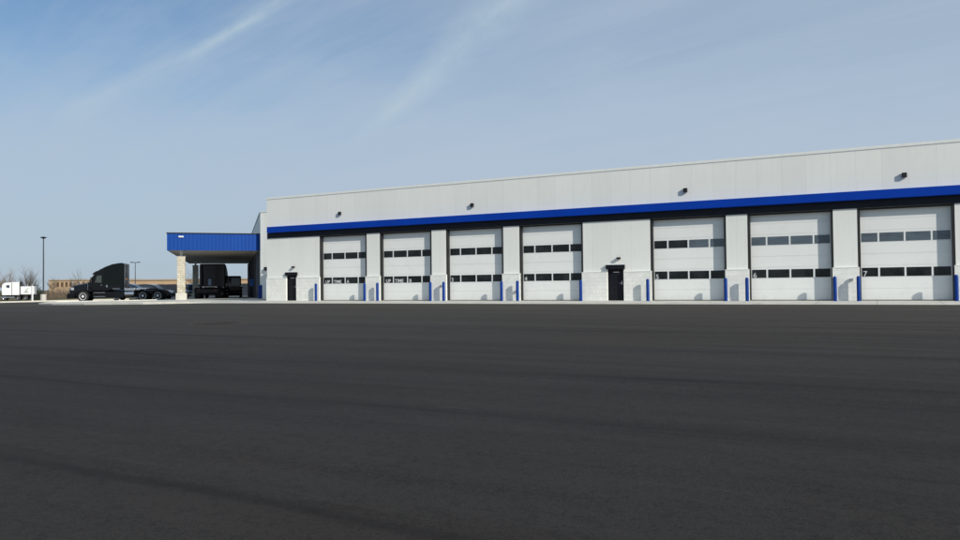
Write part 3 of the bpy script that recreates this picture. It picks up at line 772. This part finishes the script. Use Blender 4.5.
b = MB(); b.box(0, L_, -.02, .02, .05, 2.05)
b.build('screen', M['fence'], fn)
for i in range(7): b = MB(); b.tube((i*L_/6, .05, 0), (i*L_/6, .05, 2.15), .05); b.build('post', M['poledark'], fn)

# ------------------------------------------------------------------ bare trees and brush
def branch(b, p, d, ln, r, lvl, rnd, sides=5):
    segs = 3; q = p.copy()
    for i in range(segs):
        d2 = (d+Vector((rnd.uniform(-.16, .16), rnd.uniform(-.16, .16), rnd.uniform(-.05, .12)))).normalized()
        e = q+d2*(ln/segs); r2 = r*(1-.22)
        b.tube(q, e, r, r2, sides if lvl > 1 else 3, cap=False)
        if lvl > 0:
            for k in range(2 if lvl > 1 else 3):
                side = Vector((rnd.uniform(-1, 1), rnd.uniform(-1, 1), rnd.uniform(.1, .9))).normalized()
                nd = (d2*.75+side*.75).normalized()
                branch(b, q+(e-q)*rnd.uniform(.4, 1), nd, ln*rnd.uniform(.5, .72), r2*.55, lvl-1, rnd, sides)
        q, r, d = e, r2, d2
def bare_tree(px, Z, h, label, seed, group='bare trees along the far edge of the lot', lvl=4, spread=1.0, m='bark'):
    rnd = random.Random(seed); p = at(px, 300, Z)
    t = thing('bare_tree', label, 'tree', (p.x, p.y, gz(p.x, p.y)-.1), 0, group)
    b = MB(); th = h*.22; r0 = h*.014+.03
    b.tube((0, 0, 0), (0, 0, th), r0*1.3, r0, 8, cap=False); b.build('trunk', M['bark'], t)
    b = MB(); n = 4
    branch(b, Vector((0, 0, th)), Vector((0, 0, 1)), h*.5, r0*.95, lvl-1, rnd)
    for k in range(n):
        a = 2*math.pi*k/n+rnd.random()
        branch(b, Vector((0, 0, th*rnd.uniform(.8, 1.3))), Vector((math.cos(a)*spread, math.sin(a)*spread, rnd.uniform(.9, 1.5))).normalized(), h*rnd.uniform(.30, .42), r0*.6, lvl-1, rnd)
    b.build('crown', M[m], t)
    return t
bare_tree(9, 200, 6.8, 'brown bare tree between the white truck cab and its low body', 12, spread=1.6, m='twig', lvl=4)
bare_tree(4, 190, 6.0, 'bare brown tree behind the cab of the far white truck', 1, spread=1.5, m='twig')
bare_tree(-6, 200, 6.6, 'bare brown tree at the very left edge of the picture', 2, spread=1.5, m='twig')
bare_tree(14, 230, 5.6, 'small bare tree just right of the far white truck cab', 11, spread=1.5, m='twig')
bare_tree(27, 165, 6.6, 'grey bare tree with a fan of fine branches above the low white truck body', 3, spread=1.1)
bare_tree(34, 180, 6.3, 'grey bare tree directly left of the tall lamp post', 4, spread=1.2)
bare_tree(53, 230, 5.6, 'thin bare tree in front of the left end of the tan office building', 5, spread=1.3)
bare_tree(75, 150, 5.6, 'spindly bare tree standing before the office windows left of the black truck', 6, lvl=3, spread=.8)
bare_tree(84, 210, 5.0, 'faint bare tree just above the hood of the black truck', 7, lvl=3, spread=1.0)
bare_tree(196, 135, 5.4, 'pale bare tree seen under the canopy between pillar and truck', 8, spread=1.0)
def brush(px, Z, h, w, label, seed, m, group='brown brush beyond the left kerb', name='bush'):
    rnd = random.Random(seed); p = at(px, 300, Z)
    b = MB()
    for i in range(900):
        a = rnd.uniform(0, 6.283); r = math.sqrt(rnd.random())*w*.5
        x, y = math.cos(a)*r, math.sin(a)*r*.6
        top = h*(1-(r/(w*.5))**2*.55)*rnd.uniform(.55, 1.05)
        z = rnd.uniform(0, top); s_ = rnd.uniform(.08, .2)*h*.35
        u = Vector((rnd.uniform(-1, 1), rnd.uniform(-1, 1), rnd.uniform(-.3, 1.4))).normalized()*s_*2
        v = u.orthogonal().normalized()*s_*.35
        o = Vector((x, y, z)); b.poly([o-v, o+u*.5-v*.6, o+u, o+v])
    t = tag(b.build(name, M[m], None, (p.x, p.y, gz(p.x, p.y)-.05)), label, 'bush', group)
    return t
brush(37.5, 118, 2.6, 2.4, 'dark evergreen bush between the far white truck and the lamp post', 1, 'leafdark', None)
brush(51, 128, 2.0, 3.6, 'dark brown bush just right of the lamp post footing', 2, 'twig')
brush(57, 150, 2.4, 6.5, 'brown bare bush below the left windows of the tan office building', 3, 'twig')
brush(66, 155, 2.5, 7.0, 'broad brown bare bush left of the black truck hood', 4, 'twig')
brush(75, 160, 2.4, 7.0, 'brown bush right behind the black truck grille', 5, 'twig')
brush(-2, 150, 2.0, 9.0, 'low dark bush behind the far white truck at the picture edge', 6, 'leafdark', None)

# ------------------------------------------------------------------ sun, sky, camera
sd = Vector((2.4, -1, 1.34)).normalized()
sun = bpy.data.lights.new('sun', 'SUN'); sun.energy = 4.3; sun.angle = R(.8); sun.color = (1.0, .955, .88)
so = bpy.data.objects.new('sun', sun); C.objects.link(so); so.rotation_euler = sd.to_track_quat('Z', 'Y').to_euler()
w = bpy.data.worlds.new('World'); S.world = w; w.use_nodes = True
T = NT(w.node_tree); bg = T.n['Background']
sky = T.add('ShaderNodeTexSky', sky_type='NISHITA'); sky.sun_disc = False
sky.sun_elevation = math.asin(sd.z); sky.sun_rotation = math.atan2(sd.x, sd.y)
sky.altitude = 200; sky.air_density = 1.0; sky.dust_density = 1.2; sky.ozone_density = 1.5
gc = T.add('ShaderNodeTexCoord').outputs['Generated']
sp = T.add('ShaderNodeSeparateXYZ'); T.l.new(gc, sp.inputs[0])
nz = sp.outputs[2]
# cirrus veil: project direction on a high sheet so it flattens to the horizon
inv = T.m('DIVIDE', 1.0, T.m('MAXIMUM', T.m('ADD', nz, .12), .05))
pl = T.add('ShaderNodeCombineXYZ'); T.l.new(T.m('MULTIPLY', sp.outputs[0], inv), pl.inputs[0]); T.l.new(T.m('MULTIPLY', sp.outputs[1], inv), pl.inputs[1])
warp = T.noise(T.scale(pl.outputs[0], (.5, .5, 1)), 1.0, 3)
def plan(px, py): d = ray(px, py).normalized(); return Vector((d.x, d.y))/(max(d.z+.12, .05))
def along(p0, p1): v = plan(*p1)-plan(*p0); return math.atan2(v.y, v.x)
ra = T.scale(pl.outputs[0], (1, 1, 1), rot=(0, 0, -along((60, 118), (300, -12))))
rb = T.scale(pl.outputs[0], (1, 1, 1), rot=(0, 0, -along((520, 120), (900, 20))))
cirA = T.noise(T.scale(ra, (.35, 2.2, 1), (3, 1, 0)), 1.2, 8, .62, .7)
cirB = T.noise(T.scale(rb, (.6, 3.6, 1), (1, 5, 0)), 1.5, 8, .66, .6)
veil = T.noise(T.scale(pl.outputs[0], (.45, .35, 1), (7, 2, 0)), .8, 4, .5)
# side-to-side veil: thicker to the right of the view and nearer the horizon
dR = T.vm('DOT_PRODUCT', gc, tuple(RGT))
side = T.rng(dR, -.55, .25, .0, 1.0, True)
wv0 = T.m('MULTIPLY', T.m('SUBTRACT', T.noise(T.scale(gc, (1, 1, 2.5)), 2.2, 5, .6), .5), .16)
low = T.rng(T.m('ADD', nz, wv0), .12, .31, 1, 0, True)
base = T.m('ADD', T.m('MULTIPLY', side, .42), T.m('MULTIPLY', low, .95))
cl = T.m('MULTIPLY', T.rng(cirA, .38, .76, 0, 1, True), .22)
cl = T.m('ADD', cl, T.m('MULTIPLY', T.rng(cirB, .38, .76, 0, 1, True), .14))
cl = T.m('ADD', cl, T.m('MULTIPLY', T.rng(veil, .35, .65, 0, 1, True), .16))
cl = T.m('ADD', cl, base)
tr_ = T.m('ADD', 0.0, 0.0)
def streak(p0, p1, wid, amp, fade0, fade1, seedv):
    global tr_
    a = ray(*p0).normalized(); c = ray(*p1).normalized(); n = a.cross(c).normalized(); tdir = n.cross(a).normalized(); Ln = math.acos(a.dot(c))
    wv = T.m('MULTIPLY', T.m('SUBTRACT', T.noise(T.scale(gc, (1, 1, 1), (seedv, 0, 0)), 5.0, 4, .6), .5), wid*1.6)
    d_ = T.m('ABSOLUTE', T.m('ADD', T.vm('DOT_PRODUCT', gc, tuple(n)), wv))
    al = T.m('ARCTAN2', T.vm('DOT_PRODUCT', gc, tuple(tdir)), T.vm('DOT_PRODUCT', gc, tuple(a)))
    ww = T.rng(al, 0, Ln, wid*fade0, wid*fade1)
    msk = T.m('MULTIPLY', T.m('SUBTRACT', 1.0, T.m('DIVIDE', d_, ww), clamp=True), T.rng(al, -Ln*.9, Ln*.15, 0, 1, True))
    msk = T.m('MULTIPLY', msk, T.rng(al, Ln*.85, Ln*1.1, 1, 0, True))
    msk = T.m('MULTIPLY', msk, T.rng(T.noise(T.scale(gc, (1, 1, 1), (0, seedv, 0)), 22, 5, .7), .25, .65, .35, 1))
    tr_ = T.m('ADD', tr_, T.m('MULTIPLY', msk, amp), clamp=True)
streak((300, -12), (188, 60), .012, .62, 1.0, .8, 3)
streak((215, 42), (60, 118), .015, .50, .8, 1.3, 5)
streak((560, -40), (362, 133), .028, .75, 1.7, .45, 9)
cl = T.m('MULTIPLY', T.m('SUBTRACT', 1.0, T.m('POWER', 2.718, T.m('MULTIPLY', cl, -1.9))), 1.04, clamp=True)
skyc = T.mix(1.0, sky.outputs[0], (.62, .89, 1.06), 'MULTIPLY')
out0 = T.mix(cl, skyc, T.mix(T.m('ADD', T.m('MULTIPLY', cirA, .6), T.m('MULTIPLY', T.rng(nz, 0, .3, 0, .4), 1.0), clamp=True), T.mix(T.rng(nz, 0, .16, 1, 0, True), (4.4, 5.4, 6.4), (4.35, 5.2, 5.95)), (4.3, 5.25, 6.55)))
out = T.mix(T.m('MULTIPLY', tr_, .8), out0, (4.75, 5.95, 6.75))
T.l.new(out, bg.inputs[0]); bg.inputs[1].default_value = .10
cd = bpy.data.cameras.new('camera'); co_ = bpy.data.objects.new('camera', cd); C.objects.link(co_)
cd.sensor_width = 36; cd.lens = F/960*36; cd.clip_start = .1; cd.clip_end = 6000
co_.matrix_world = Matrix(((cam_r2.x, cam_u2.x, -cam_f.x, CAM.x), (cam_r2.y, cam_u2.y, -cam_f.y, CAM.y), (cam_r2.z, cam_u2.z, -cam_f.z, CAM.z), (0, 0, 0, 1)))
S.camera = co_
S.view_settings.view_transform = 'Standard'; S.view_settings.look = 'None'; S.view_settings.exposure = 0; S.view_settings.gamma = 1
S.view_settings.use_curve_mapping = False
S.render.engine = 'CYCLES'; S.cycles.max_bounces = 8; S.cycles.use_denoising = True
S.render.resolution_x = 1024; S.render.resolution_y = 576
